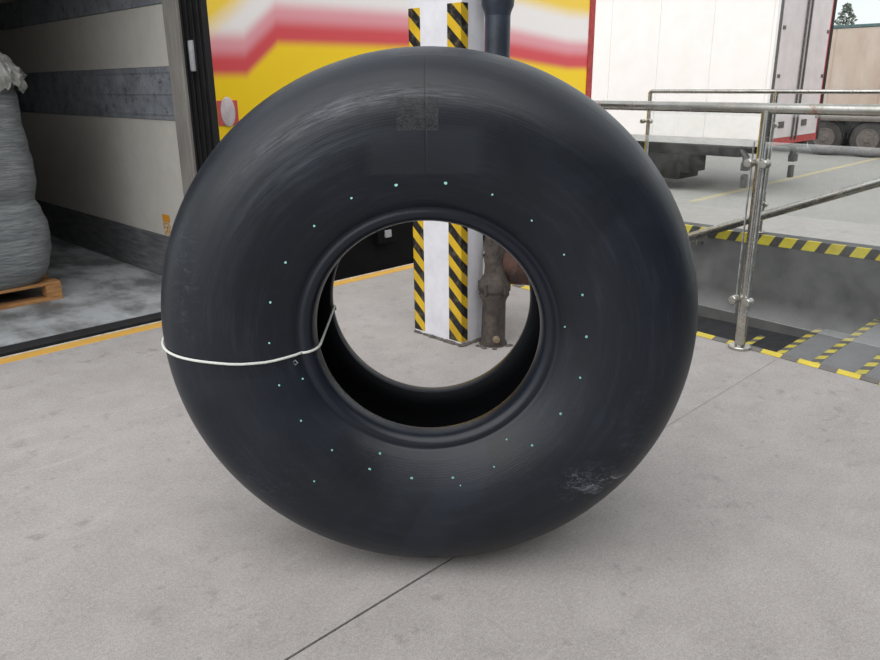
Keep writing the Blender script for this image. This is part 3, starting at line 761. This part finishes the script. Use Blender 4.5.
def axle_wheel(parent, x0, x1, yw, r, out):
    bm = B(); lathe(bm, [(x0, r*.5), (x0, r*.86), (x0+.03, r*.98), (x0+.06, r), (x1-.06, r), (x1-.03, r*.98), (x1, r*.86), (x1, r*.5)], 40, 'X', (0, yw, ZY+r)); wh = link('wheel', bm, 'tyre_far', parent, 'auto')
    bm = B(); s_ = out
    xo = x0 if s_ < 0 else x1
    lathe(bm, [(xo-s_*.02, r*.60), (xo+s_*.02, r*.60), (xo+s_*.02, r*.54), (xo+s_*.004, r*.5), (xo+s_*.004, r*.36), (xo+s_*.02, r*.33), (xo+s_*.02, r*.22), (xo+s_*.06, r*.18), (xo+s_*.065, r*.05)], 28, 'X', (0, yw, ZY+r)); link('hub', bm, 'hub', wh, 'auto')
for yw in (4.9, 6.2, 7.5):
    axle_wheel(wt, .04, .34, yw, .48, -1); axle_wheel(wt, WW-.34, WW-.04, yw, .48, 1)
bm = B(); box(bm, .3, 11.0, ZY, .42, 11.12, .0); box(bm, WW-.42, 11.0, ZY, WW-.3, 11.12, 0); link('landing_leg', bm, 'underside', wt)

# ------------------------------------------------------------ far curtain trailer
ft = thing('curtain_trailer', 'brownish curtain sided trailer with twin rear wheels parked far away', 'trailer', 26, 0.35, 0)
FL = 13.0
for i in range(9):
    a_ = FL*i/9; b_ = FL*(i+1)/9
    bm = B(); box(bm, 0, a_+.02, .25, .04, b_-.02, 2.80, .012); link('curtain_panel', bm, 'curtain', ft)
bm = B(); box(bm, .02, 0, .2, 2.45, FL, 2.82); link('body_core', bm, 'curtain', ft)
bm = B(); box(bm, -.02, 0, 2.81, 2.47, FL, 2.90, .01); link('roof_rail', bm, 'teal', ft)
bm = B(); box(bm, -.01, 0, .12, .06, FL, .25); link('lower_rail', bm, 'hub', ft)
bm = B(); box(bm, .2, .2, -.25, 2.2, FL-.2, .19); link('chassis', bm, 'underside', ft)
for yw in (7.35, 8.62, 5.9, 11.4):
    axle_wheel(ft, .05, .38, yw, .53, -1); axle_wheel(ft, 2.07, 2.4, yw, .53, 1)
    bm = B(); n_ = 14
    for side in (0,):
        for i in range(n_):
            a0_, a1_ = pi*i/n_, pi*(i+1)/n_
            vs = [bm.verts.new((x_, yw+cos(a_)*rr_, ZY+.53+sin(a_)*rr_)) for x_ in (.03, .42) for a_, rr_ in ((a0_, .58), (a1_, .58), (a1_, .60), (a0_, .60))]
            for f in ((0, 1, 2, 3), (4, 7, 6, 5), (0, 4, 5, 1), (3, 2, 6, 7), (0, 3, 7, 4), (1, 5, 6, 2)): bm.faces.new([vs[j] for j in f])
    link('mudguard', bm, 'underside', ft)

# little tree behind the far trailer
px, py_ = 18.0, 36.0
te = bpy.data.objects.new('tree', None); COL.objects.link(te); te.location = (px, py_, ZY); tag(te, 'small grey green tree peeking over the far trailer', 'tree')
bm = B(); tube(bm, [(0, 0, 0), (.05, .02, 1.8), (0, .05, 3.4), (.05, 0, 4.8)], .1, 8, radii=[.12, .1, .07, .03]); link('trunk', bm, 'bark', te, True)
bm = B(); rnd = random.Random(3)
for i in range(1500):
    a_ = rnd.uniform(0, 6.28); u_ = rnd.random(); hh = 1.8+u_*3.6; rad = 1.0*(1-u_)**.6*rnd.uniform(.3, 1)+.05
    c_ = Vector((cos(a_)*rad, sin(a_)*rad, hh)); s_ = rnd.uniform(.05, .11)
    d1 = Vector((rnd.uniform(-1, 1), rnd.uniform(-1, 1), rnd.uniform(-1, 1))).normalized()*s_; d2 = d1.cross(Vector((rnd.uniform(-1, 1), rnd.uniform(-1, 1), 1))).normalized()*s_*.6
    bm.faces.new([bm.verts.new(c_+v_) for v_ in (d1, d2, -d1, -d2)])
link('crown', bm, 'leaf', te, recalc=False)['kind'] = 'stuff'
